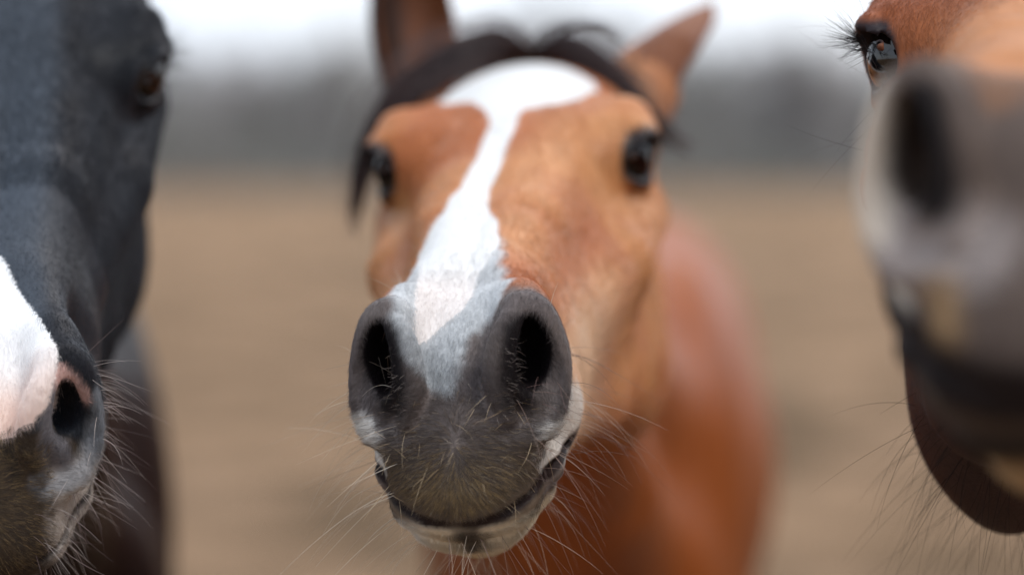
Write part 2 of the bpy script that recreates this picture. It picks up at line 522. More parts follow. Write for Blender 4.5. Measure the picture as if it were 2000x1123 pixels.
# ------------------------------------------------------------------ far wood of bare trees, one mass
def build_wood():
    rng = np.random.default_rng(11)
    m, n, l, b = principled('bare_bark', Roughness=0.9)
    at = n.new('ShaderNodeAttribute'); at.attribute_name = 'base'
    l.new(at.outputs['Color'], b.inputs['Base Color'])
    VV, FF, CC = [], [], []
    cnt = 0
    def stick(a, c, ra, rc, col):
        nonlocal cnt
        ax = c - a; L = np.linalg.norm(ax, axis=1, keepdims=True) + 1e-6; ax = ax / L
        t = np.cross(ax, np.array([0.3, 0.2, 0.93])); t /= np.linalg.norm(t, axis=1, keepdims=True) + 1e-6
        s = np.cross(ax, t)
        vs_ = []
        for base, r in ((a, ra), (c, rc)):
            for k in range(3):
                an = 2.094 * k
                vs_.append(base + (t * math.cos(an) + s * math.sin(an)) * r[:, None])
        v = np.stack(vs_, 1); N = len(a)
        f = np.array([[0, 1, 4, 3], [1, 2, 5, 4], [2, 0, 3, 5]])
        F = (np.arange(N)[:, None, None] * 6 + f[None]).reshape(-1, 4) + cnt
        VV.append(v.reshape(-1, 3)); FF.append(F); CC.append(np.repeat(col, 6, 0)); cnt += N * 6
    nt = 1250
    for i in range(nt):
        x = rng.uniform(-135, 135); y = 168 + rng.uniform(0, 1) ** 1.3 * 40
        hm = 0.95 + 0.07 * math.sin(x * 0.16 + 1.0) + 0.07 * math.sin(x * 0.41)
        H = 10.8 * hm * rng.uniform(0.72, 1.12)
        g = rng.uniform(0.75, 1.4) * (1 + 0.28 * math.sin(x * 0.85) * math.sin(x * 0.31 + 2))
        tone = np.array([0.33, 0.315, 0.31]) * g if rng.random() < 0.7 else np.array([0.28, 0.285, 0.265]) * g
        base = np.array([[x, y, -0.1]]); top = base + [[rng.normal(0, 0.5), rng.normal(0, 0.5), H]]
        stick(base, top, np.array([0.20 + 0.01 * H]), np.array([0.02]), tone[None])
        nb = 26
        t = rng.uniform(0.12, 0.95, nb)
        a = base + (top - base) * t[:, None]
        an = rng.uniform(0, 6.283, nb); L = (1 - t * 0.75) * H * rng.uniform(0.16, 0.34, nb)
        up = rng.uniform(0.5, 1.3, nb)
        dr = np.stack([np.cos(an), np.sin(an), up], 1); dr /= np.linalg.norm(dr, axis=1, keepdims=True)
        c = a + dr * L[:, None]
        stick(a, c, 0.11 * (1.1 - t), np.full(nb, 0.02), np.repeat(tone[None], nb, 0))
        mt = 6
        s = rng.uniform(0.25, 1.0, (nb, mt))
        a2 = (a[:, None] + (c - a)[:, None] * s[..., None]).reshape(-1, 3)
        d2 = rng.normal(0, 0.7, (nb * mt, 3)) + np.repeat(dr, mt, 0) + [0, 0, 0.3]
        d2 /= np.linalg.norm(d2, axis=1, keepdims=True)
        L2 = rng.uniform(0.5, 1.7, nb * mt)
        stick(a2, a2 + d2 * L2[:, None], np.full(nb * mt, 0.085), np.full(nb * mt, 0.012), np.repeat(tone[None] * 1.15, nb * mt, 0))
    # scrub at the foot of the wood
    ns = 60000
    a = np.stack([rng.uniform(-135, 135, ns), 166 + rng.uniform(0, 1, ns) ** 1.3 * 38, np.full(ns, -0.1)], 1)
    hh = rng.uniform(0.8, 1.0, ns) * rng.uniform(0.8, 6.0, ns) * (0.85 + 0.2 * np.sin(a[:, 0] * 0.23))
    c = a + np.stack([rng.normal(0, 0.5, ns), rng.normal(0, 0.5, ns), hh], 1)
    col = np.where(rng.random((ns, 1)) < 0.5, np.array([[0.31, 0.295, 0.28]]), np.array([[0.26, 0.27, 0.245]])) * rng.uniform(0.8, 1.3, (ns, 1))
    stick(a, c, np.full(ns, 0.11), np.full(ns, 0.012), col)
    v = np.concatenate(VV); f = np.concatenate(FF); me = mesh_from('far_wood', v, f, m, False)
    attr(me, 'base', np.concatenate(CC))
    o = new_obj('far_wood', me); o['kind'] = 'stuff'
    o['label'] = 'bare grey winter wood along the far edge of the field'
build_wood()
# ------------------------------------------------------------------ horses
def unit(v): v = np.array(v, float); return v / np.linalg.norm(v)

class Horse:
    def __init__(self, label, E, N, roll, ears, body_at, body_yaw, neck_mid=None, vox=VOX, scale=1.0, body_scale=1.0, jaw=0.0, cheek=0.0, girth=1.0, hole=1.0):
        self.hole = hole
        self.girth = girth
        self.jaw = jaw; self.cheek = cheek
        """E, N: points midway between the eyes and between the nostrils; roll about the head axis"""
        E = np.array(E, float); N = np.array(N, float)
        v = N - E
        s = np.linalg.norm(v) / math.hypot(0.339, 0.045)
        self.s = s * scale if scale != 1.0 else s
        s = self.s
        # plane of symmetry: contains v and (rolled) up
        up = np.array([math.sin(roll), 0, math.cos(roll)])
        X = unit(np.cross(up, v))                    # the horse's left
        a = math.atan2(0.045, 0.339)
        vn = unit(v); wn_ = unit(np.cross(v, X))
        if wn_[2] < 0: wn_ = -wn_
        U = vn * math.cos(a) + wn_ * math.sin(a)
        W = wn_ * math.cos(a) - vn * math.sin(a)
        self.R = np.stack([X, U, W], 1)              # columns
        self.O = E - self.R @ np.array([0, 0.200, -0.035]) * s
        self.label = label; self.ears = ears; self.vox = vox
        bx = np.array([math.cos(body_yaw), math.sin(body_yaw), 0]); by = np.array([-math.sin(body_yaw), math.cos(body_yaw), 0])
        self.B = np.stack([bx, by, [0, 0, 1]], 1); self.BO = np.array(body_at, float); self.bs = body_scale
        hw = lambda *p: self.R @ np.array(p, float) * s + self.O
        bw = lambda *p: self.B @ np.array(p, float) * self.bs + self.BO
        self.hw, self.bw = hw, bw
        def mid(a, b, lift, t=0.5):
            m = a * (1 - t) + b * t
            return m + np.array([0, 0, lift])
        c0, c2 = hw(0, 0.03, -0.085), bw(0, 0.40, 1.20)
        t0, t2 = hw(0, 0.085, -0.165), bw(0, 0.10, 0.98)
        c1 = mid(c0, c2, 0.03); t1 = mid(t0, t2, -0.03)
        if neck_mid is not None: c1 = c1 + np.array(neck_mid); t1 = t1 + np.array(neck_mid)
        m0 = (c0 + t0) / 2; m1 = (c1 + t1) / 2; m2 = bw(0, 0.25, 1.10)
        self.neck = [([c0, c1, c2], [0.056 * s, 0.060, 0.07]), ([m0, m1, m2], [0.066 * s, 0.085, 0.14]), ([t0, t1, t2], [0.058 * s, 0.080, 0.125])]
        self.Rf = self.R.astype(np.float32); self.Of = self.O.astype(np.float32)
        self.Bf = self.B.astype(np.float32); self.BOf = self.BO.astype(np.float32)
        self.root = bpy.data.objects.new('horse', None)
        self.root.empty_display_size = 0.2
        scene.collection.objects.link(self.root)
        self.base = bw(0, 0.8, 0); self.base[2] = 0.0
        self.root.location = self.base
        self.root['label'] = label; self.root['category'] = 'horse'
        self.root['group'] = 'horses looking over at the camera'

    def head_co(self, P): return ((P - self.Of) @ self.Rf) / np.float32(self.s)
    def body_co(self, P):
        Q = ((P - self.BOf) @ self.Bf) / np.float32(self.bs)
        Q[:, 0] /= self.girth
        return Q
    def f(self, P):
        H = self.head_co(P)
        d = head_sdf(H, self.ears, self.jaw, self.cheek, self.hole) * self.s
        m = ~((H[:, 1] > 0.30) & (H[:, 1] < 0.66) & (np.abs(H[:, 0]) < 0.15) & (np.abs(H[:, 2] + 0.08) < 0.24))
        if m.any(): d[m] = smin(d[m], self.f_trunk(P[m]), 0.035)
        return d

    def f_trunk(self, P):
        nk = None
        for pts, rad in self.neck:
            e = path(P, pts, rad, 0.03)
            nk = e if nk is None else smin(nk, e, 0.05)
        bd = body_sdf(self.body_co(P)) * self.bs
        return smin(nk, bd, 0.06)
    def fh(self, Q):   # same in head coordinates
        return self.f((Q * self.s) @ self.Rf.T + self.Of) / self.s

    def build(self, coat, mat):
        lo = (-0.135, -0.16, -0.30); hi = (0.135, 0.62, 0.20)
        v, q = surface_nets(self.fh, lo, hi, self.vox)
        v = project(self.fh, v, 2)
        q = q[:, ::-1]                                   # the head frame is left-handed
        vw = v @ self.R.T * self.s + self.O
        self.hv, self.hq, self.hvw = v, q, vw
        g = grad(self.fh, v, 0.0012); g /= np.linalg.norm(g, axis=1, keepdims=True) + 1e-9
        self.hn = g @ self.R.T
        # the rest of the horse, coarser, without what the head mesh covers
        cx = self.bw(0, 0.8, 0); L = 1.25 * self.bs
        pts = np.array([self.bw(sx * 0.36, y, 0) for sx in (-1, 1) for y in (-0.25, 1.9)] + [self.O - [0.2, 0.2, 0], self.O + [0.2, 0.2, 0]])
        blo = [pts[:, 0].min(), pts[:, 1].min(), -0.02]; bhi = [pts[:, 0].max(), pts[:, 1].max(), max(1.7, self.O[2] + 0.2)]
        bvw, bq = surface_nets(self.f, blo, bhi, 0.011)
        bvw = project(self.f, bvw, 3)
        bh = ((bvw - self.O) @ self.R) / self.s
        mrg = 0.012
        ins = np.ones(len(bh), bool)
        for k in range(3): ins &= (bh[:, k] > lo[k] + mrg) & (bh[:, k] < hi[k] - mrg)
        bq = bq[~ins[bq].all(1)]
        near = np.ones(len(bh), bool)
        for k in range(3): near &= (bh[:, k] > lo[k] - 0.002) & (bh[:, k] < hi[k] + 0.002)
        gb = grad(self.f, bvw, 0.003); gb /= np.linalg.norm(gb, axis=1, keepdims=True) + 1e-9
        bvw[near] -= gb[near] * 0.0008
        used = np.zeros(len(bvw), bool); used[bq.ravel()] = True
        remap = np.cumsum(used) - 1
        bvw = bvw[used]; bq = remap[bq]; gb = gb[used]
        allv = np.concatenate([vw, bvw]); allq = np.concatenate([q, bq + len(vw)])
        alln = np.concatenate([self.hn, gb])
        me = mesh_from('body', allv - self.base, allq, mat)
        H = ((allv - self.O) @ self.R) / self.s
        Bc = ((allv - self.BO) @ self.B) / self.bs
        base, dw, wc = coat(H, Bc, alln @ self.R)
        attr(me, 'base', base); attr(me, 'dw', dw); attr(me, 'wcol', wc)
        attr(me, 'gloss', 1 - 0.75 * sstep(0.48, 0.54, H[:, 1]) * (np.abs(H[:, 0]) < 0.2) * (H[:, 2] > -0.3) - 0.25 * sstep(0.0, -0.2, H[:, 1]))
        self.body = new_obj('body', me, self.root)
        # eyes
        for sx in (-1, 1): self.eye(sx)
        self.coat = coat

    def eye(self, sx):
        nu, nv = 56, 36
        c = (np.array(EYE) + [EYE_OUT, 0, 0]) * [sx, 1, 1]
        ax = unit([sx * EYE_DIR[0], EYE_DIR[1], EYE_DIR[2]])                # looking outward and a little forward
        t = unit(np.cross(ax, [0, 0, 1])); t = unit(np.array([0, 1, 0]) - ax * ax[1]); s_ = np.cross(ax, t)
        th = np.linspace(0, math.pi, nv); ph = np.linspace(0, 2 * math.pi, nu, endpoint=False)
        T, PH = np.meshgrid(th, ph, indexing='ij')
        D = np.cos(T)[..., None] * ax + np.sin(T)[..., None] * (np.cos(PH)[..., None] * t + np.sin(PH)[..., None] * s_)
        rr = EYE_R * (1 + 0.03 * np.exp(-(T / 0.7) ** 2))
        p = c + D * rr[..., None]
        pw = p.reshape(-1, 3) @ self.R.T * self.s + self.O
        i, j = np.meshgrid(np.arange(nv - 1), np.arange(nu), indexing='ij')
        a = (i * nu + j).ravel(); b = (i * nu + (j + 1) % nu).ravel()
        F = np.stack([a, a + nu, b + nu, b], 1)
        w = np.cross(pw[F[600, 1]] - pw[F[600, 0]], pw[F[600, 2]] - pw[F[600, 0]])
        if w @ (pw[F[600, 0]] - (self.R @ (c * self.s) + self.O)) < 0: F = F[:, ::-1]
        me = mesh_from('eye', pw - self.base, F, M_eye)
        dt, ds = (D @ t).ravel(), (D @ s_).ravel(); front = np.cos(T).ravel()
        pup = np.hypot(dt / 0.46, ds / 0.26)
        iris = np.hypot(dt, ds)
        col = np.tile([0.004, 0.003, 0.003], (len(dt), 1))
        k = sstep(0.9, 1.15, pup)[:, None] * (1 - sstep(0.60, 0.68, iris))[:, None]
        col = col * (1 - k) + np.array([0.007, 0.004, 0.003]) * k
        k = sstep(0.80, 0.93, iris)[:, None]
        col = col * (1 - k) + np.array([0.012, 0.010, 0.010]) * k
        attr(me, 'base', col)
        new_obj('eye', me, self.root)

    # -------- hair helpers
    def sample(self, n, weight, seed):
        """n random surface points on the head; weight(H, N_head, P_world, N_world) per face"""
        rng = np.random.default_rng(seed)
        q = self.hq; p = self.hvw
        a, b, c, d = p[q[:, 0]], p[q[:, 1]], p[q[:, 2]], p[q[:, 3]]
        ar = 0.5 * np.linalg.norm(np.cross(c - a, d - b), axis=1)
        cen = (a + b + c + d) / 4
        nn = self.hn[q].mean(1); nn /= np.linalg.norm(nn, axis=1, keepdims=True) + 1e-9
        H = ((cen - self.O) @ self.R) / self.s
        w = ar * np.maximum(weight(H, nn @ self.R, cen, nn), 0)
        tot = w.sum()
        fi = rng.choice(len(q), n, p=w / tot)
        s_, t_ = rng.random(n), rng.random(n)
        P = (a[fi] * (1 - s_)[:, None] + b[fi] * s_[:, None]) * (1 - t_)[:, None] + (d[fi] * (1 - s_)[:, None] + c[fi] * s_[:, None]) * t_[:, None]
        return P, nn[fi], ((P - self.O) @ self.R) / self.s, rng

    def to_head(self, P): return ((P - self.O) @ self.R) / self.s
# ------------------------------------------------------------------ coats
def lerp(a, b, k): return a * (1 - k[:, None]) + b * k[:, None]
def C(*a): return np.array(a, float)[None]

def band(v, x, tl, tr):
    """signed distance of x to the band between two edges tabled along v"""
    xl = np.interp(v, [p[0] for p in tl], [p[1] for p in tl]); xr = np.interp(v, [p[0] for p in tr], [p[1] for p in tr])
    return np.maximum(xl - x, x - xr)

def mouth_dist(H):
    A = H.astype(np.float32).copy(); A[:, 0] = np.abs(A[:, 0])
    return path(A, SLIT, [0.0] * len(SLIT))

def eye_dist(H):
    A = H.copy(); A[:, 0] = np.abs(A[:, 0])
    c = np.array(EYE) + [EYE_OUT, 0, 0] + 0.022 * np.array(EYE_DIR)
    q = A - c
    return np.sqrt(q[:, 0] ** 2 + (q[:, 1] * 0.85) ** 2 + q[:, 2] ** 2)

def ear_mask(H):
    return np.maximum(sstep(0.018, 0.035, H[:, 2]), (H[:, 2] > -0.03) * (H[:, 1] < 0.0) * (np.abs(H[:, 0]) > 0.08)) * (H[:, 1] < 0.06) * (np.abs(H[:, 0]) > 0.045) * (np.abs(H[:, 0]) < 0.25)

def coat_middle(H, B, N):
    x, u, w = H[:, 0], H[:, 1], H[:, 2]
    n = len(x); ax = np.abs(x); onhead = sstep(-0.08, 0.05, u) * sstep(0.2, 0.15, ax) * sstep(-0.34, -0.27, w)
    n1, n2, n3 = vnoise(H, 16, 1), vnoise(H, 45, 2), vnoise(H, 170, 5)
    base = np.tile([0.300, 0.078, 0.016], (n, 1))
    base = lerp(base, C(0.43, 0.140, 0.045), onhead)
    # tan round the eyes, on the cheek and up the sides of the nose
    k = sstep(0.30, 0.75, n1 + 0.35 * sstep(0.05, 0.09, ax)) * onhead
    base = lerp(base, C(0.60, 0.290, 0.118), 0.80 * k)
    base = lerp(base, C(0.52, 0.210, 0.095), 0.55 * sstep(0.45, 0.8, n2) * onhead)
    # pale hair along the jaw and towards the lips
    k = sstep(0.26, 0.42, u) * sstep(-0.060, -0.105, w) * onhead
    base = lerp(base, C(0.72, 0.50, 0.33), 0.9 * k)
    # grey muzzle
    s = u + 0.8 * np.clip(-0.045 - w, 0, 1) * sstep(0.47, 0.50, u)
    mz = sstep(0.492, 0.528, u + 0.010 * (n2 - 0.5) + 0.010 * (n3 - 0.5) - 0.10 * np.clip(-0.10 - w, 0, 0.05))
    dark = lerp(np.tile([0.108, 0.090, 0.090], (n, 1)), C(0.165, 0.138, 0.128), n2)
    base = lerp(base, dark, mz)
    # upper lip turns brown
    k = sstep(-0.105, -0.135, w) * sstep(0.545, 0.565, u) * (ax < 0.05)
    base = lerp(base, C(0.160, 0.122, 0.086), 0.8 * k)
    # roan zone: white hairs over the dark skin beside and below the blaze
    g = band(s, x, [(0.38, -0.036), (0.42, -0.040), (0.47, -0.046), (0.50, -0.044), (0.55, -0.038), (0.575, -0.033), (0.589, -0.021), (0.602, -0.004), (0.61, 0.01)],
             [(0.38, 0.010), (0.42, 0.016), (0.46, 0.021), (0.50, 0.030), (0.52, 0.027), (0.535, 0.018), (0.547, 0.011), (0.568, 0.004), (0.600, -0.001), (0.61, -0.01)])
    g = g + 0.006 * (n3 - 0.5) + 0.004 * (n2 - 0.5)
    k = (1 - sstep(-0.006, 0.003, g)) * sstep(0.38, 0.42, u) * (w > -0.105)
    roan = lerp(np.tile([0.56, 0.575, 0.585], (n, 1)), C(0.26, 0.275, 0.29), np.clip(sstep(0.50, 0.60, s) * 0.8 + 0.4 * (n3 - 0.5), 0, 1))
    base = lerp(base, roan, k)
    # nostril depth: near-black colour inside the hole
    A = H.astype(np.float32).copy(); A[:, 0] = ax
    nd = path(A, [(0.0430, 0.562, -0.050), (0.0395, 0.565, -0.070), (0.0365, 0.570, -0.090)], [0.010, 0.010, 0.009])
    base = lerp(base, C(0.020, 0.016, 0.017), (1 - sstep(-0.002, 0.007, nd)) * (u > 0.5))
    base = lerp(base, C(0.012, 0.009, 0.010), (1 - sstep(0.0012, 0.0035, ell(A, (0.0415, 0.545, -0.0675), (0.036, 0.0122, 0.0215), rot_to((0.26, 0.96, 0.10))))) * (u > 0.45))
    # pale lip corners and lower lip
    q = ell(A, (0.057, 0.530, -0.122), (0.023, 0.056, 0.0235))
    k = (1 - sstep(-0.003, 0.003, q + 0.006 * (n3 - 0.5) + 0.006 * (n2 - 0.5)))
    base = lerp(base, C(0.70, 0.67, 0.63), k * (0.75 + 0.25 * n3))
    low = (1 - sstep(-0.165, -0.155, w)) * sstep(0.40, 0.47, u + 0.02 * (n2 - 0.5)) * onhead
    base = lerp(base, lerp(np.tile([0.66, 0.58, 0.45], (n, 1)), C(0.76, 0.73, 0.67), sstep(0.012, 0.035, -x)), low)
    k = 0.9 * (1 - sstep(0.004, 0.015, np.hypot(x - 0.003, (w + 0.170) * 0.8) + 0.006 * (n3 - 0.5))) * (u > 0.53)
    base = lerp(base, C(0.03, 0.022, 0.02), k)
    # dark rim of the lips
    md = mouth_dist(H)
    base = lerp(base, C(0.022, 0.014, 0.013), (1 - sstep(0.0045, 0.0080, md + 0.002 * n3)) * (u > 0.48))
    # dark skin round the eye, a streak below it
    ed = eye_dist(H)
    base = lerp(base, C(0.018, 0.012, 0.012), 1 - sstep(0.0205, 0.0260, ed + 0.003 * (n2 - 0.5)))
    # ears
    em = ear_mask(H)
    base = lerp(base, C(0.20, 0.065, 0.022), em)
    inner = em * sstep(-0.1, 0.3, N[:, 1]) * (x < 0)
    base = lerp(base, C(0.030, 0.016, 0.012), inner * 0.92 * (1 - 0.85 * sstep(-0.116, -0.100, x)))
    base = lerp(base, C(0.05, 0.022, 0.014), em * (x > 0) * (1 - sstep(-0.04, 0.01, u + 0.6 * w - 0.02)) * 0.0)
    base = lerp(base, C(0.06, 0.03, 0.02), (1 - sstep(-0.03, 0.05, B[:, 2] - 0.62)) * (1 - onhead))
    # blaze
    d = band(s, x, [(0.03, 0.03), (0.045, 0.0), (0.06, -0.030), (0.085, -0.058), (0.125, -0.066), (0.155, -0.052), (0.175, -0.029), (0.200, -0.0155), (0.224, -0.0136), (0.253, -0.0156), (0.285, -0.0195), (0.328, -0.0237), (0.357, -0.031), (0.3725, -0.037), (0.395, -0.040), (0.44, -0.036), (0.47, -0.031), (0.50, -0.028), (0.53, -0.025), (0.555, -0.0235), (0.58, 0.02)],
             [(0.03, -0.03), (0.045, 0.0), (0.06, 0.030), (0.085, 0.052), (0.125, 0.060), (0.155, 0.052), (0.176, 0.043), (0.192, 0.027), (0.206, 0.0140), (0.2345, 0.0125), (0.265, 0.0083), (0.297, 0.0058), (0.3255, 0.0017), (0.3545, 0.0046), (0.384, 0.0125), (0.42, 0.0140), (0.445, 0.0125), (0.465, 0.006), (0.50, 0.006), (0.519, 0.0), (0.535, -0.012), (0.555, -0.024), (0.58, -0.05)])
    d = d + 0.0035 * sstep(0.19, 0.22, u) * (1 - sstep(0.36, 0.42, u))
    d = np.where((w > -0.10) & (onhead > 0.5) & (em < 0.5), d, 1.0) + 0.003 * (n2 - 0.5)
    wc = lerp(np.tile([0.80, 0.80, 0.79], (n, 1)), C(0.80, 0.72, 0.68), sstep(0.44, 0.50, u) * 0.6)
    return base, d, wc

def coat_left(H, B, N):
    x, u, w = H[:, 0], H[:, 1], H[:, 2]
    n = len(x); ax = np.abs(x); onhead = sstep(-0.08, 0.05, u) * sstep(0.2, 0.15, ax) * sstep(-0.34, -0.27, w)
    n1, n2, n3 = vnoise(H, 16, 7), vnoise(H, 45, 8), vnoise(H, 170, 9)
    base = lerp(np.tile([0.011, 0.011, 0.014], (n, 1)), C(0.048, 0.060, 0.078), sstep(0.04, 0.02, ax) * onhead * 0.8 + 0.2 * n2)  # blue-grey sky sheen down the front of the face, painted into the base
    s = u + 0.8 * np.clip(-0.045 - w, 0, 1) * sstep(0.47, 0.50, u)
    A = H.astype(np.float32).copy(); A[:, 0] = ax
    # lips: brown with pale sides, light grey nostril rims
    k = sstep(0.585, 0.592, s + 0.004 * (n3 - 0.5)) * (u > 0.5)
    base = lerp(base, lerp(np.tile([0.040, 0.030, 0.024], (n, 1)), C(0.075, 0.052, 0.032), n3), k)
    k = sstep(0.028, 0.040, ax + 0.006 * (n3 - 0.5)) * sstep(-0.094, -0.104, w) * sstep(-0.166, -0.152, w) * sstep(0.485, 0.54, u + 0.03 * (n2 - 0.5))
    base = lerp(base, C(0.42, 0.37, 0.33), k)
    k = (1 - sstep(0.004, 0.011, path(A, [(0.066, 0.545, -0.065), (0.064, 0.552, -0.09), (0.052, 0.563, -0.106), (0.030, 0.575, -0.105)], [0] * 4) + 0.006 * (n3 - 0.5)))
    base = lerp(base, C(0.22, 0.23, 0.25), 0.7 * k)
    k = (1 - sstep(0.0, 0.003, path(A, [(0.044, 0.550, -0.045), (0.049, 0.550, -0.062), (0.052, 0.548, -0.078)], [0.003, 0.0055, 0.002]) + 0.002 * (n3 - 0.5)))
    nd = path(A, [(0.0440, 0.562, -0.052), (0.0445, 0.566, -0.070), (0.043, 0.570, -0.092)], [0.010, 0.013, 0.011])
    base = lerp(base, C(0.15, 0.14, 0.15), (1 - sstep(-0.003, 0.004, nd)) * (u > 0.5))
    k = (1 - sstep(-0.0005, 0.0025, path(A, [(0.045, 0.552, -0.044), (0.051, 0.552, -0.060), (0.0545, 0.552, -0.078)], [0.006, 0.009, 0.003]) + 0.003 * (n3 - 0.5)))
    base = lerp(base, C(0.52, 0.33, 0.29), k * sstep(0.35, 0.5, n2 + 0.3))
    low = (1 - sstep(-0.170, -0.160, w)) * sstep(0.44, 0.50, u + 0.02 * (n2 - 0.5)) * onhead
    base = lerp(base, C(0.13, 0.11, 0.10), low)
    md = mouth_dist(H)
    base = lerp(base, C(0.022, 0.016, 0.014), (1 - sstep(0.002, 0.005, md)) * (u > 0.48))
    d = band(s, x, [(0.42, 0.03), (0.435, 0.0), (0.45, -0.02), (0.50, -0.035), (0.56, -0.040), (0.586, -0.03), (0.595, 0.03)],
             [(0.42, -0.03), (0.438, 0.002), (0.456, 0.0094), (0.486, 0.0228), (0.515, 0.0332), (0.544, 0.0403), (0.556, 0.0391), (0.573, 0.0346), (0.586, 0.026), (0.591, 0.0106), (0.597, -0.02)])
    d = np.where(w > -0.10, d, 1.0) + 0.004 * (n2 - 0.5)
    ed = eye_dist(H)
    base = lerp(base, C(0.008, 0.007, 0.008), 1 - sstep(0.0185, 0.0235, ed))
    base = lerp(base, C(0.010, 0.006, 0.006), (1 - onhead) * 1.0)
    wc = lerp(np.tile([0.88, 0.88, 0.88], (n, 1)), C(0.86, 0.68, 0.60), sstep(0.50, 0.585, s + 0.03 * (n2 - 0.5)))
    return base, d, wc

def coat_right(H, B, N):
    x, u, w = H[:, 0], H[:, 1], H[:, 2]
    n = len(x); ax = np.abs(x); onhead = sstep(-0.08, 0.05, u) * sstep(0.2, 0.15, ax) * sstep(-0.38, -0.30, w)
    n1, n2, n3 = vnoise(H, 16, 17), vnoise(H, 45, 18), vnoise(H, 170, 19)
    base = np.tile([0.270, 0.080, 0.030], (n, 1))
    base = lerp(base, C(0.47, 0.19, 0.065), sstep(0.20, 0.30, u) * onhead)
    base = lerp(base, C(0.42, 0.36, 0.32), sstep(0.44, 0.50, u) * onhead * 0.5 * sstep(0.02, 0.04, ax))
    # grey-brown muzzle
    base = lerp(base, lerp(np.tile([0.075, 0.052, 0.042], (n, 1)), C(0.118, 0.088, 0.074), n1), sstep(0.465, 0.535, u + 0.02 * (n2 - 0.5)))
    A = H.astype(np.float32).copy(); A[:, 0] = ax
    k = (1 - sstep(0.006, 0.026, path(A, [(0.056, 0.560, -0.102), (0.040, 0.568, -0.108), (0.022, 0.578, -0.104)], [0] * 3)))
    base = lerp(base, C(0.34, 0.29, 0.27), k * 0.9)
    k = (1 - sstep(0.006, 0.018, path(A, [(0.060, 0.535, -0.050), (0.066, 0.545, -0.075), (0.063, 0.550, -0.102)], [0] * 3)))
    base = lerp(base, C(0.62, 0.53, 0.44), k)
    k = (1 - sstep(0.006, 0.014, path(A, [(0.056, 0.535, -0.122), (0.052, 0.550, -0.140), (0.046, 0.562, -0.150)], [0] * 3)))
    base = lerp(base, C(0.72, 0.66, 0.58), k)
    k = (1 - sstep(0.002, 0.016, path(A, [(0.036, 0.578, -0.122), (0.034, 0.582, -0.136)], [0] * 2)))
    base = lerp(base, C(0.38, 0.24, 0.12), k * 0.8)
    nd = path(A, [(0.0430, 0.562, -0.050), (0.0395, 0.565, -0.070), (0.0365, 0.570, -0.085)], [0.010, 0.010, 0.008])
    base = lerp(base, C(0.015, 0.012, 0.012), (1 - sstep(-0.002, 0.009, nd)) * (u > 0.5))
    # dark mouth, tan chin
    md = mouth_dist(H)
    base = lerp(base, C(0.020, 0.014, 0.013), (1 - sstep(0.008, 0.018, md)) * (u > 0.48))
    low = (1 - sstep(-0.178, -0.165, w)) * (u > 0.42) * (u < 0.66) * onhead
    base = lerp(base, C(0.030, 0.022, 0.018), low)
    base = lerp(base, C(0.42, 0.29, 0.165), low * (1 - sstep(-0.192, -0.180, w)))
    # dark jaw edge and throat
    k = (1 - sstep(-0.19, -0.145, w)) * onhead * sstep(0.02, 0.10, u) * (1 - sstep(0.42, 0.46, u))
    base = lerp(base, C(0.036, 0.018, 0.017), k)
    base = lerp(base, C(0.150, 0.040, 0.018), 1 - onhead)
    ed = eye_dist(H)
    base = lerp(base, C(0.020, 0.014, 0.016), 1 - sstep(0.0190, 0.0240, ed + 0.002 * (n3 - 0.5)))
    return base, np.full(n, 1.0), np.tile([0.8, 0.78, 0.75], (n, 1))

EAR_MID = [((-0.092, -0.012, -0.045), (-0.12, -0.40, 1.0), (0.35, 0.9, 0.1), 0.165, 0.036), ((0.076, -0.010, -0.034), (0.50, -0.95, 0.50), (0.6, -0.6, -0.2), 0.155, 0.036, True)]
EAR_FWD = [((-0.060, -0.010, -0.030), (-0.25, -0.35, 1.0), (-0.35, 0.9, 0.1)), ((0.060, -0.010, -0.030), (0.25, -0.35, 1.0), (0.35, 0.9, 0.1))]

mid = Horse('chestnut horse facing the camera in the middle with a long white blaze and grey muzzle',
            E=(0.00, 1.825, 1.403), N=(-0.031, 1.505, 1.281), roll=math.radians(-3), ears=EAR_MID,
            body_at=(0.065, 2.50, 0.0), body_yaw=math.radians(-4), body_scale=0.995, girth=0.88)
mid.build(coat_middle, coat_material('chestnut_coat'))
left = Horse('dark grey horse at the left edge with a white nose and pink nostril patch',
             E=(-0.344, 1.765, 1.466), N=(-0.309, 1.490, 1.256), roll=math.radians(0), ears=EAR_FWD,
             body_at=(-0.47, 2.38, 0.0), body_yaw=math.radians(20), vox=0.0026, jaw=0.10, cheek=0.14, hole=0.85)
left.build(coat_left, coat_material('dark_grey_coat', 0.40, 0.0, 0.26))
right = Horse('bay horse at the right edge with its dark muzzle closest to the camera',
              E=(0.330, 1.510, 1.474), N=(0.232, 1.120, 1.400), roll=math.radians(-5), jaw=0.09, ears=EAR_FWD,
              body_at=(0.70, 2.05, 0.0), body_yaw=math.radians(-12), vox=0.0026)
right.build(coat_right, coat_material('bay_coat', 0.5, 0.0, 0.15))
#<hair>
# ------------------------------------------------------------------ hair
def catmull(p, m):
    """(K,3) control points -> (m,3) smooth points"""
    p = np.array(p, float); K = len(p)
    pp = np.vstack([2 * p[0] - p[1], p, 2 * p[-1] - p[-2]])
    t = np.linspace(0, K - 1 - 1e-6, m); i = t.astype(int); f = (t - i)[:, None]
    a, b, c, d = pp[i], pp[i + 1], pp[i + 2], pp[i + 3]
    return 0.5 * (2 * b + (c - a) * f + (2 * a - 5 * b + 4 * c - d) * f ** 2 + (3 * b - a - 3 * c + d) * f ** 3)

def nrm(v): return v / (np.linalg.norm(v, axis=-1, keepdims=True) + 1e-9)

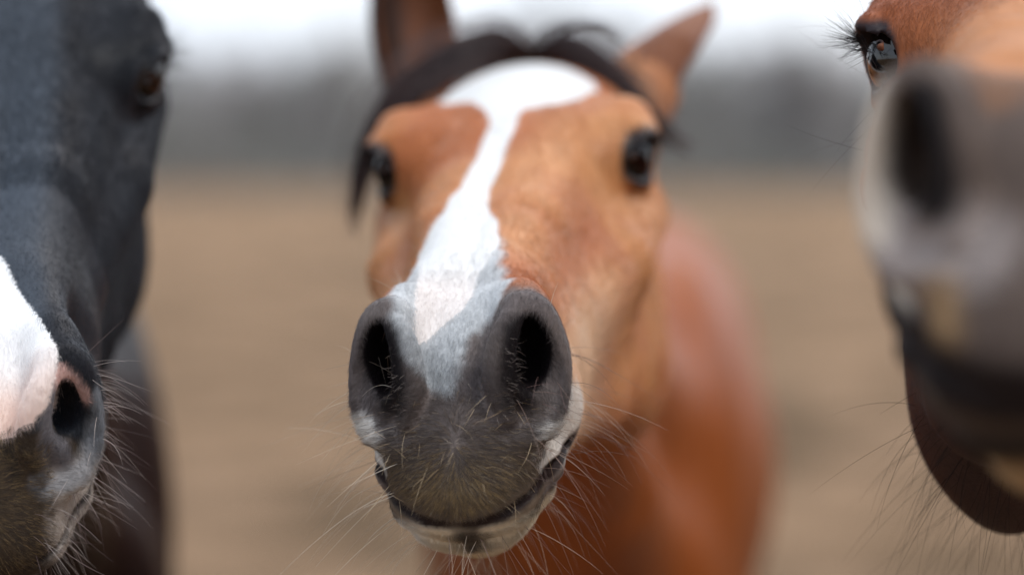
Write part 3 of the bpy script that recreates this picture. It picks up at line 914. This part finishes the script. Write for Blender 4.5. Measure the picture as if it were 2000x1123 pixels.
def strands(P, D, L, bend, rng, K=5, wob=0.0):
    """curved hairs from roots P along D, length L, pulled towards bend"""
    t = np.linspace(0, 1, K)[None, :, None]
    L = L[:, None, None]
    pts = P[:, None] + D[:, None] * t * L + bend[:, None] * t ** 2 * L
    if wob > 0:
        pts += rng.normal(0, 1, (len(P), 1, 3)) * wob * L * np.sin(t * 3.1) 
    return pts

def taper(N, K, r, tip=0.15):
    t = np.linspace(0, 1, K)[None]
    return r[:, None] * (1 - (1 - tip) * t ** 1.5)

def coat_fur(h, name, n, weight, length, direction, rad, seed, lift=0.30, gain=1.0, tint=None, K=4):
    P, Nw, H, rng = h.sample(int(n * FUR), weight, seed)
    Dh = direction(H)
    Dw = nrm(Dh @ h.R.T + rng.normal(0, 0.16, P.shape))
    T = nrm(Dw - Nw * (Dw * Nw).sum(1, keepdims=True))
    lf = lift * rng.uniform(0.5, 1.6, len(P))[:, None]
    D = nrm(T + Nw * lf)
    L = length(H) * rng.uniform(0.6, 1.25, len(P))
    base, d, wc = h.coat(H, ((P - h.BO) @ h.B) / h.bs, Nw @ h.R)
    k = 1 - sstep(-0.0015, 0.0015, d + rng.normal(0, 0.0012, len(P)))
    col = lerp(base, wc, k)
    if tint is not None: col = tint(H, col, rng)
    lum = col.mean(1, keepdims=True); jt = rng.uniform(0.65, 1.4, (len(P), 1))
    col = np.clip(col * gain * np.where(lum > 0.4, 0.92 + 0.2 * (jt - 0.65) , jt), 0, 0.9)
    pts = strands(P - Nw * 0.0003, D, L, T * 0.25 - Nw * lf * 0.45, rng, K, 0.05)
    hair(name, pts, taper(len(P), K, rad * rng.uniform(0.7, 1.2, len(P))), col, M_hair, h.root, h.base)

def whiskers(h, name, n, weight, length, radius, color, seed, droop=0.25, spread=0.35, forward=0.15, mat=None, down=0.0, K=7, extra=None):
    P, Nw, H, rng = h.sample(n, weight, seed)
    ex = 0 if extra is None else extra(H) @ h.R.T
    D = nrm(Nw + rng.normal(0, spread, P.shape) + h.R[:, 1] * forward + np.array([0, 0, -down]) + ex)
    L = length * rng.uniform(0.45, 1.15, n) ** 1.2
    bend = rng.normal(0, 0.18, P.shape) + np.array([0, 0, -droop])
    pts = strands(P - Nw * 0.001, D, L, bend, rng, K, 0.03)
    c = np.array(color)[rng.integers(0, len(color), n)] * rng.uniform(0.7, 1.3, (n, 1))
    hair(name, pts, taper(n, K, radius * rng.uniform(0.7, 1.2, n), 0.2), np.clip(c, 0, 0.9), mat or M_coarse, h.root, h.base)

def lock(ctrl, width, n, rng, K=16, thick=0.5, jit=0.10, up=(0, 0, 1), end=0.72, fan=0.0):
    """a bundle of long hairs along a control curve; width per control point"""
    c = catmull(ctrl, K); w = catmull(np.stack([width, width, width], 1), K)[:, 0]
    T = nrm(np.gradient(c, axis=0)); S = nrm(np.cross(T, np.array(up, float))); B = np.cross(T, S)
    a = rng.uniform(-1, 1, n); b = rng.uniform(-1, 1, n)
    tt = np.linspace(0, 1, K)
    e = rng.uniform(end, 1.0, n)
    out = np.empty((n, K, 3))
    off = a[:, None, None] * S[None] * w[None, :, None] * (1 + fan * tt[None, :, None] ** 2) + b[:, None, None] * B[None] * w[None, :, None] * thick
    ph = rng.uniform(0, 6.28, (n, 1)); fr = rng.uniform(1.0, 2.2, (n, 1))
    wv = np.sin(ph + tt[None] * 6.28 * fr) * jit * w[None] * tt[None]
    full = c[None] + off + wv[..., None] * S[None] + (np.cos(ph * 1.7 + tt[None] * 5 * fr) * jit * w[None] * tt[None])[..., None] * B[None]
    for i in range(n):
        q = tt * e[i] * (K - 1); k = np.minimum(q.astype(int), K - 2); f = (q - k)[:, None]
        out[i] = full[i, k] * (1 - f) + full[i, k + 1] * f
    return out

def lockset(h, name, sets, color, radius, seed, parent=None):
    rng = np.random.default_rng(seed); allp = []
    for ctrl, width, n, kw in sets:
        allp.append(lock(ctrl, width, n, rng, **kw))
    p = np.concatenate(allp); n = len(p)
    c = np.array(color)[rng.integers(0, len(color), n)] * rng.uniform(0.6, 1.5, (n, 1))
    return hair(name, p, taper(n, p.shape[1], radius * rng.uniform(0.7, 1.3, n), 0.25), np.clip(c, 0, 0.9), M_coarse, h.root, h.base)

def mane_and_tail(h, color, seed, side=-1, n=2600):
    rng = np.random.default_rng(seed)
    crest = catmull([h.hw(0, -0.01, 0.005), h.neck[0][0][1] + [0, 0, 0.062], h.bw(0, 0.30, 1.32), h.bw(0, 0.48, 1.345)], 40)
    i = rng.integers(0, 36, n); f = rng.random(n)[:, None]
    P = crest[i] * (1 - f) + crest[i + 1] * f
    P = P + rng.normal(0, 0.006, P.shape) - [0, 0, 0.012]
    sx = h.B[:, 0] * side
    D = nrm(sx * 0.75 + np.array([0, 0, 0.45]) + rng.normal(0, 0.12, P.shape))
    L = rng.uniform(0.13, 0.22, n)
    t = np.linspace(0, 1, 9)[None, :, None]
    pts = P[:, None] + D[:, None] * (L[:, None, None] * 0.42) * np.sqrt(t) * (1.25 - 0.25 * t) + np.array([0, 0, -1.0]) * L[:, None, None] * 1.0 * t ** 1.7
    pts += (vnoise(P, 30, seed)[:, None, None] - 0.5) * 0.05 * t * h.B[:, 1]
    c = np.array(color)[rng.integers(0, len(color), n)] * rng.uniform(0.6, 1.5, (n, 1))
    hair('mane', pts, taper(n, 9, np.full(n, 0.0003)), c, M_coarse, h.root, h.base)
    rt = [h.bw(0, 1.66, 1.22), h.bw(0, 1.76, 1.20), h.bw(0, 1.82, 1.05), h.bw(0, 1.82, 0.75), h.bw(0.01, 1.80, 0.42), h.bw(0.01, 1.79, 0.3)]
    lockset(h, 'tail', [(rt, [0.022, 0.030, 0.045, 0.060, 0.05, 0.02], 1800, dict(K=14, thick=0.8, jit=0.25, up=tuple(h.B[:, 1]), end=0.8))], color, 0.0004, seed + 1)

DARK_HAIR = [(0.026, 0.020, 0.024), (0.045, 0.030, 0.032), (0.085, 0.045, 0.038)]

def face_flow(H):
    """short hair lies down the face and fans out over the lips"""
    x, u, w = H[:, 0], H[:, 1], H[:, 2]
    d = np.stack([x * 1.5, np.full(len(x), 0.8), np.full(len(x), -0.25)], 1)
    k = sstep(0.535, 0.575, u)[:, None] * sstep(-0.07, -0.10, w)[:, None]
    r = np.stack([x * 1.9, 0.15 * 0.05 + 0 * x, (w + 0.116)], 1); r = nrm(r)
    r[:, 2] -= 0.12
    return nrm(d) * (1 - k) + nrm(r) * k

# ---- the middle horse
def facing(NW, P): return np.maximum(-(NW * nrm(P - [0, 0, CAM_Z])).sum(1) + 0.35, 0)
coat_fur(mid, 'muzzle_fur', 90000, lambda H, N, P, NW: (H[:, 1] > 0.46) * (1.0 + 1.2 * (H[:, 1] > 0.55)) * facing(NW, P) * (mouth_dist(H) > 0.009),
         lambda H: 0.0040 + 0.0015 * sstep(-0.11, -0.14, H[:, 2]) * (H[:, 1] > 0.54) + 0.002 * sstep(0.52, 0.44, H[:, 1]), face_flow, 0.000075, 5, lift=0.28)
coat_fur(mid, 'face_fur', 60000, lambda H, N, P, NW: (H[:, 1] <= 0.48) * (H[:, 1] > -0.05) * facing(NW, P) * (eye_dist(H) > 0.024),
         lambda H: 0.008 + 0 * H[:, 0], face_flow, 0.00016, 6, lift=0.16)
def lip_w(H, N, P, NW):
    q = ((H[:, 0] / 0.045) ** 2 + ((H[:, 2] + 0.136) / 0.028) ** 2)
    return (H[:, 1] > 0.55) * (H[:, 2] > -0.160) * np.exp(-q * 1.0) * (mouth_dist(H) > 0.012)
def gold(H, col, rng):
    g = np.array([(0.36, 0.245, 0.11), (0.20, 0.135, 0.07), (0.065, 0.050, 0.043), (0.45, 0.38, 0.28)])
    q = np.exp(-((H[:, 0] / 0.034) ** 2 + ((H[:, 2] + 0.140) / 0.017) ** 2))
    r = rng.random(len(H))
    i = np.where(r < 0.03, 3, np.where(r < 0.05 + 0.38 * q, 0, np.where(r < 0.15 + 0.6 * q, 1, 2)))
    return g[i]
coat_fur(mid, 'lip_fur', 11000, lip_w, lambda H: 0.0062 + 0 * H[:, 0], face_flow, 0.00006, 7, lift=0.55, tint=gold, K=5)
coat_fur(left, 'lip_fur', 3500, lambda H, N, P, NW: (H[:, 0] > -0.01) * (H[:, 0] < 0.036) * (H[:, 1] > 0.54) * (H[:, 2] < -0.078) * (H[:, 2] > -0.155) * (mouth_dist(H) > 0.006), lambda H: 0.006 + 0 * H[:, 0], face_flow, 0.00006, 13, lift=0.5,
         tint=lambda H, col, rng: np.array([(0.30, 0.20, 0.09), (0.16, 0.105, 0.055), (0.05, 0.038, 0.032)])[rng.choice(3, len(H), p=[0.15, 0.3, 0.55])], K=5)
WPALE = [(0.70, 0.62, 0.52), (0.55, 0.46, 0.36), (0.40, 0.30, 0.22)]
side_w = lambda s: (lambda H, N, P, NW: ((H[:, 0] * s > 0.034) | (H[:, 2] < -0.160)) * (H[:, 0] * s > -0.01) * (H[:, 1] > 0.47) * (H[:, 2] < -0.082) * (H[:, 2] > -0.21))
whiskers(mid, 'whiskers', 110, side_w(-1), 0.050, 0.00013, WPALE, 21, droop=0.35, spread=0.25, forward=0.10, down=0.15, extra=lambda H: np.tile([-0.7, 0, 0], (len(H), 1)))
whiskers(mid, 'whiskers', 110, side_w(1), 0.048, 0.00013, [(0.50, 0.38, 0.30), (0.30, 0.20, 0.16), (0.16, 0.10, 0.09)], 22, droop=0.45, spread=0.28, forward=0.05, down=0.25, extra=lambda H: np.tile([0.5, 0, 0], (len(H), 1)))
whiskers(mid, 'whiskers', 46, lambda H, N, P, NW: (np.abs(H[:, 0]) < 0.05) * (H[:, 1] > 0.545) * (H[:, 2] > -0.150) * (H[:, 2] < -0.080), 0.020, 0.00011,
         [(0.62, 0.48, 0.30), (0.45, 0.32, 0.18)], 23, droop=0.3, spread=0.8)
whiskers(mid, 'nostril_hair', 130, lambda H, N, P, NW: np.exp(-(((np.abs(H[:, 0]) - 0.032) / 0.004) ** 2 + ((H[:, 2] + 0.080) / 0.020) ** 2)) * (H[:, 1] > 0.55), 0.007, 0.00007,
         [(0.45, 0.38, 0.34), (0.25, 0.2, 0.18)], 24, droop=0.2, spread=0.3, extra=lambda H: np.stack([np.sign(H[:, 0]) * 0.9, 0 * H[:, 0], 0 * H[:, 0]], 1))
whiskers(mid, 'whiskers', 12, lambda H, N, P, NW: (np.abs(H[:, 0]) > 0.03) * (H[:, 1] > 0.46) * (H[:, 1] < 0.56) * (H[:, 2] > -0.08), 0.030, 0.00011, WPALE, 25, droop=0.1, spread=0.6)
W3 = lambda *p: [mid.hw(*q) for q in p]
kw = dict(up=tuple(mid.R[:, 1]), thick=0.55, jit=0.12)
def tresses(ctrl, width, m, n, seed, spread=0.55, **kw):
    """a lock split into m finer tresses that cross and part a little"""
    rng = np.random.default_rng(seed); out = []
    ctrl = np.array(ctrl); width = np.array(width)
    T = nrm(np.gradient(ctrl, axis=0)); S = nrm(np.cross(T, np.array(kw['up']))); B = np.cross(T, S)
    t = np.linspace(0, 1, len(ctrl))
    for j in range(m):
        a, b = rng.uniform(-1, 1), rng.uniform(-0.4, 0.5)
        a2 = a + rng.normal(0, 0.35)
        o = ((a * (1 - t) + a2 * t) * width * spread)[:, None] * S + (b * width * 0.7)[:, None] * B + rng.normal(0, 0.0012, (len(t), 3)) * t[:, None]
        k = rng.integers(int(len(ctrl) * 0.68), len(ctrl) + 1)
        k = max(4, min(k, len(ctrl)))
        w = width[:k] * rng.uniform(0.28, 0.5) * (1 - 0.55 * np.linspace(0, 1, k) ** 2)
        out.append((list((ctrl + o)[:k]), list(w), int(n * rng.uniform(0.6, 1.4)), dict(kw)))
    return out
LW = [0.006, 0.007, 0.010, 0.015, 0.016, 0.016, 0.015, 0.013, 0.012, 0.010, 0.008, 0.006]
LP = W3((0.000, -0.030, -0.006), (-0.004, 0.004, 0.003), (-0.013, 0.018, 0.015), (-0.0275, 0.033, 0.023), (-0.049, 0.052, 0.020), (-0.072, 0.067, 0.010), (-0.093, 0.082, -0.004), (-0.110, 0.092, -0.023), (-0.121, 0.098, -0.045), (-0.129, 0.103, -0.068), (-0.133, 0.11, -0.088), (-0.135, 0.12, -0.104))
RW = [0.006, 0.007, 0.010, 0.013, 0.013, 0.012, 0.009, 0.007, 0.005]
RP = W3((0.004, -0.030, -0.006), (0.006, 0.002, 0.002), (0.0155, 0.010, 0.011), (0.0335, 0.018, 0.012), (0.0576, 0.033, -0.001), (0.079, 0.048, -0.018), (0.095, 0.060, -0.036), (0.110, 0.07, -0.050), (0.126, 0.078, -0.060))
lockset(mid, 'forelock', tresses(LP, LW, 17, 150, 3, K=22, end=0.60, **kw) + tresses(RP, RW, 13, 130, 4, K=22, end=0.55, fan=0.5, **kw) + [
    (LP, list(np.array(LW) * 1.6), 160, dict(K=22, end=0.45, up=kw['up'], thick=0.7, jit=0.5)),
    (RP, list(np.array(RW) * 1.8), 130, dict(K=22, end=0.45, up=kw['up'], thick=0.7, jit=0.5)),
    (W3((0.0, -0.01, 0.005), (0.03, 0.0, 0.027), (0.055, 0.0, 0.028), (0.078, 0.005, 0.012)), [0.002, 0.002, 0.003, 0.004], 70, dict(K=22, end=0.6, **kw)),
], DARK_HAIR, 0.00022, 31)
def lashes(h, n, seed, length=0.022, sx=(-1, 1), color=((0.012, 0.009, 0.009),)):
    rng = np.random.default_rng(seed); P, D = [], []
    e = np.array(EYE_DIR) / np.linalg.norm(EYE_DIR)
    for s in sx:
        t = rng.random(n)
        arc = catmull([(0.083, 0.172, -0.030), (0.0905, 0.186, -0.0235), (0.0910, 0.203, -0.0225), (0.085, 0.221, -0.031)], 60)[(t * 59).astype(int)]
        arc = arc + [EYE_OUT + 0.001, 0, 0] + rng.normal(0, 0.0006, (n, 3))
        d = e * 0.7 + np.array([0.1, 0, 0.30]) + np.stack([0 * t, (t - 0.5) * 1.3, rng.uniform(-0.9, 0.35, n)], 1) + rng.normal(0, 0.15, (n, 3))
        m = np.array([s, 1, 1]); P.append(arc * m); D.append(nrm(d) * m)
    P = np.concatenate(P) @ h.R.T * h.s + h.O; D = np.concatenate(D) @ h.R.T
    N = len(P)
    pts = strands(P, D, length * rng.uniform(0.5, 1.1, N), np.tile([0, 0, 0.12], (N, 1)) + rng.normal(0, 0.1, (N, 3)), rng, 6)
    c = np.array(color)[rng.integers(0, len(color), N)]
    hair('eyelashes', pts, taper(N, 6, np.full(N, 0.00014), 0.2), c, M_dull, h.root, h.base)
lashes(mid, 90, 41)
mane_and_tail(mid, DARK_HAIR, 51)

# ---- the left horse
coat_fur(left, 'muzzle_fur', 60000, lambda H, N, P, NW: (H[:, 1] > 0.34) * (H[:, 0] > -0.03) * facing(NW, P) * (1 + 1.0 * (H[:, 1] > 0.5)),
         lambda H: 0.0040 + 0 * H[:, 0], face_flow, 0.00007, 8, lift=0.25)
coat_fur(left, 'face_fur', 60000, lambda H, N, P, NW: (H[:, 1] <= 0.36) * sstep(-0.08, 0.0, H[:, 0]) * sstep(-0.08, 0.05, H[:, 1]) * facing(NW, P) * (eye_dist(H) > 0.024),
         lambda H: 0.008 + 0 * H[:, 0], face_flow, 0.00015, 9, lift=0.16)
whiskers(left, 'whiskers', 40, lambda H, N, P, NW: (H[:, 0] > 0.055) * (H[:, 1] > 0.50) * (H[:, 2] < -0.045) * (H[:, 2] > -0.105), 0.026, 0.00013,
         [(0.20, 0.14, 0.13), (0.42, 0.36, 0.33)], 26, droop=0.35, spread=0.2, down=0.15)
whiskers(left, 'whiskers', 150, lambda H, N, P, NW: (H[:, 0] > 0.025) * (H[:, 1] > 0.47) * (H[:, 2] < -0.105), 0.030, 0.00012,
         [(0.24, 0.18, 0.17), (0.50, 0.44, 0.42), (0.12, 0.08, 0.08)], 27, droop=0.3, spread=0.25, down=0.2)
lashes(left, 80, 42)
mane_and_tail(left, DARK_HAIR, 61)

# ---- the right horse
coat_fur(right, 'face_fur', 50000, lambda H, N, P, NW: sstep(0.08, 0.0, H[:, 0]) * sstep(-0.08, 0.05, H[:, 1]) * (1 - sstep(0.30, 0.48, H[:, 1])) * (eye_dist(H) > 0.0235) * (0.3 + 3.0 * np.exp(-(np.hypot(H[:, 1] - 0.2, H[:, 2] + 0.03) / 0.06) ** 2)),
         lambda H: 0.006 + 0 * H[:, 0], face_flow, 0.00011, 10, lift=0.18)
coat_fur(right, 'muzzle_fur', 20000, lambda H, N, P, NW: (H[:, 1] > 0.45) * facing(NW, P), lambda H: 0.005 + 0 * H[:, 0], face_flow, 0.00012, 12, lift=0.3)
lashes(right, 130, 43, 0.026)
whiskers(right, 'whiskers', 9, lambda H, N, P, NW: (H[:, 0] < -0.075) * (np.hypot(H[:, 1] - 0.205, H[:, 2] + 0.062) < 0.022), 0.085, 0.00009,
         DARK_HAIR, 28, droop=0.12, spread=0.25, forward=0.1, down=0.15)
whiskers(right, 'whiskers', 26, lambda H, N, P, NW: (H[:, 0] < -0.06) * (np.hypot(H[:, 1] - 0.185, H[:, 2] + 0.005) < 0.022), 0.040, 0.00010,
         DARK_HAIR, 29, droop=-0.1, spread=0.3, forward=-0.1)
whiskers(right, 'jaw_hair', 380, lambda H, N, P, NW: (H[:, 1] > 0.02) * (H[:, 1] < 0.36) * (H[:, 2] < -0.20) * (np.abs(H[:, 0]) < 0.09), 0.060, 0.00012,
         [(0.020, 0.010, 0.009), (0.010, 0.007, 0.007)], 30, droop=0.35, spread=0.35, forward=0.25, down=0.5, extra=lambda H: np.tile([-0.35, 0, 0], (len(H), 1)), K=8, mat=M_dull)
mane_and_tail(right, DARK_HAIR, 71, side=1)
#</hair>
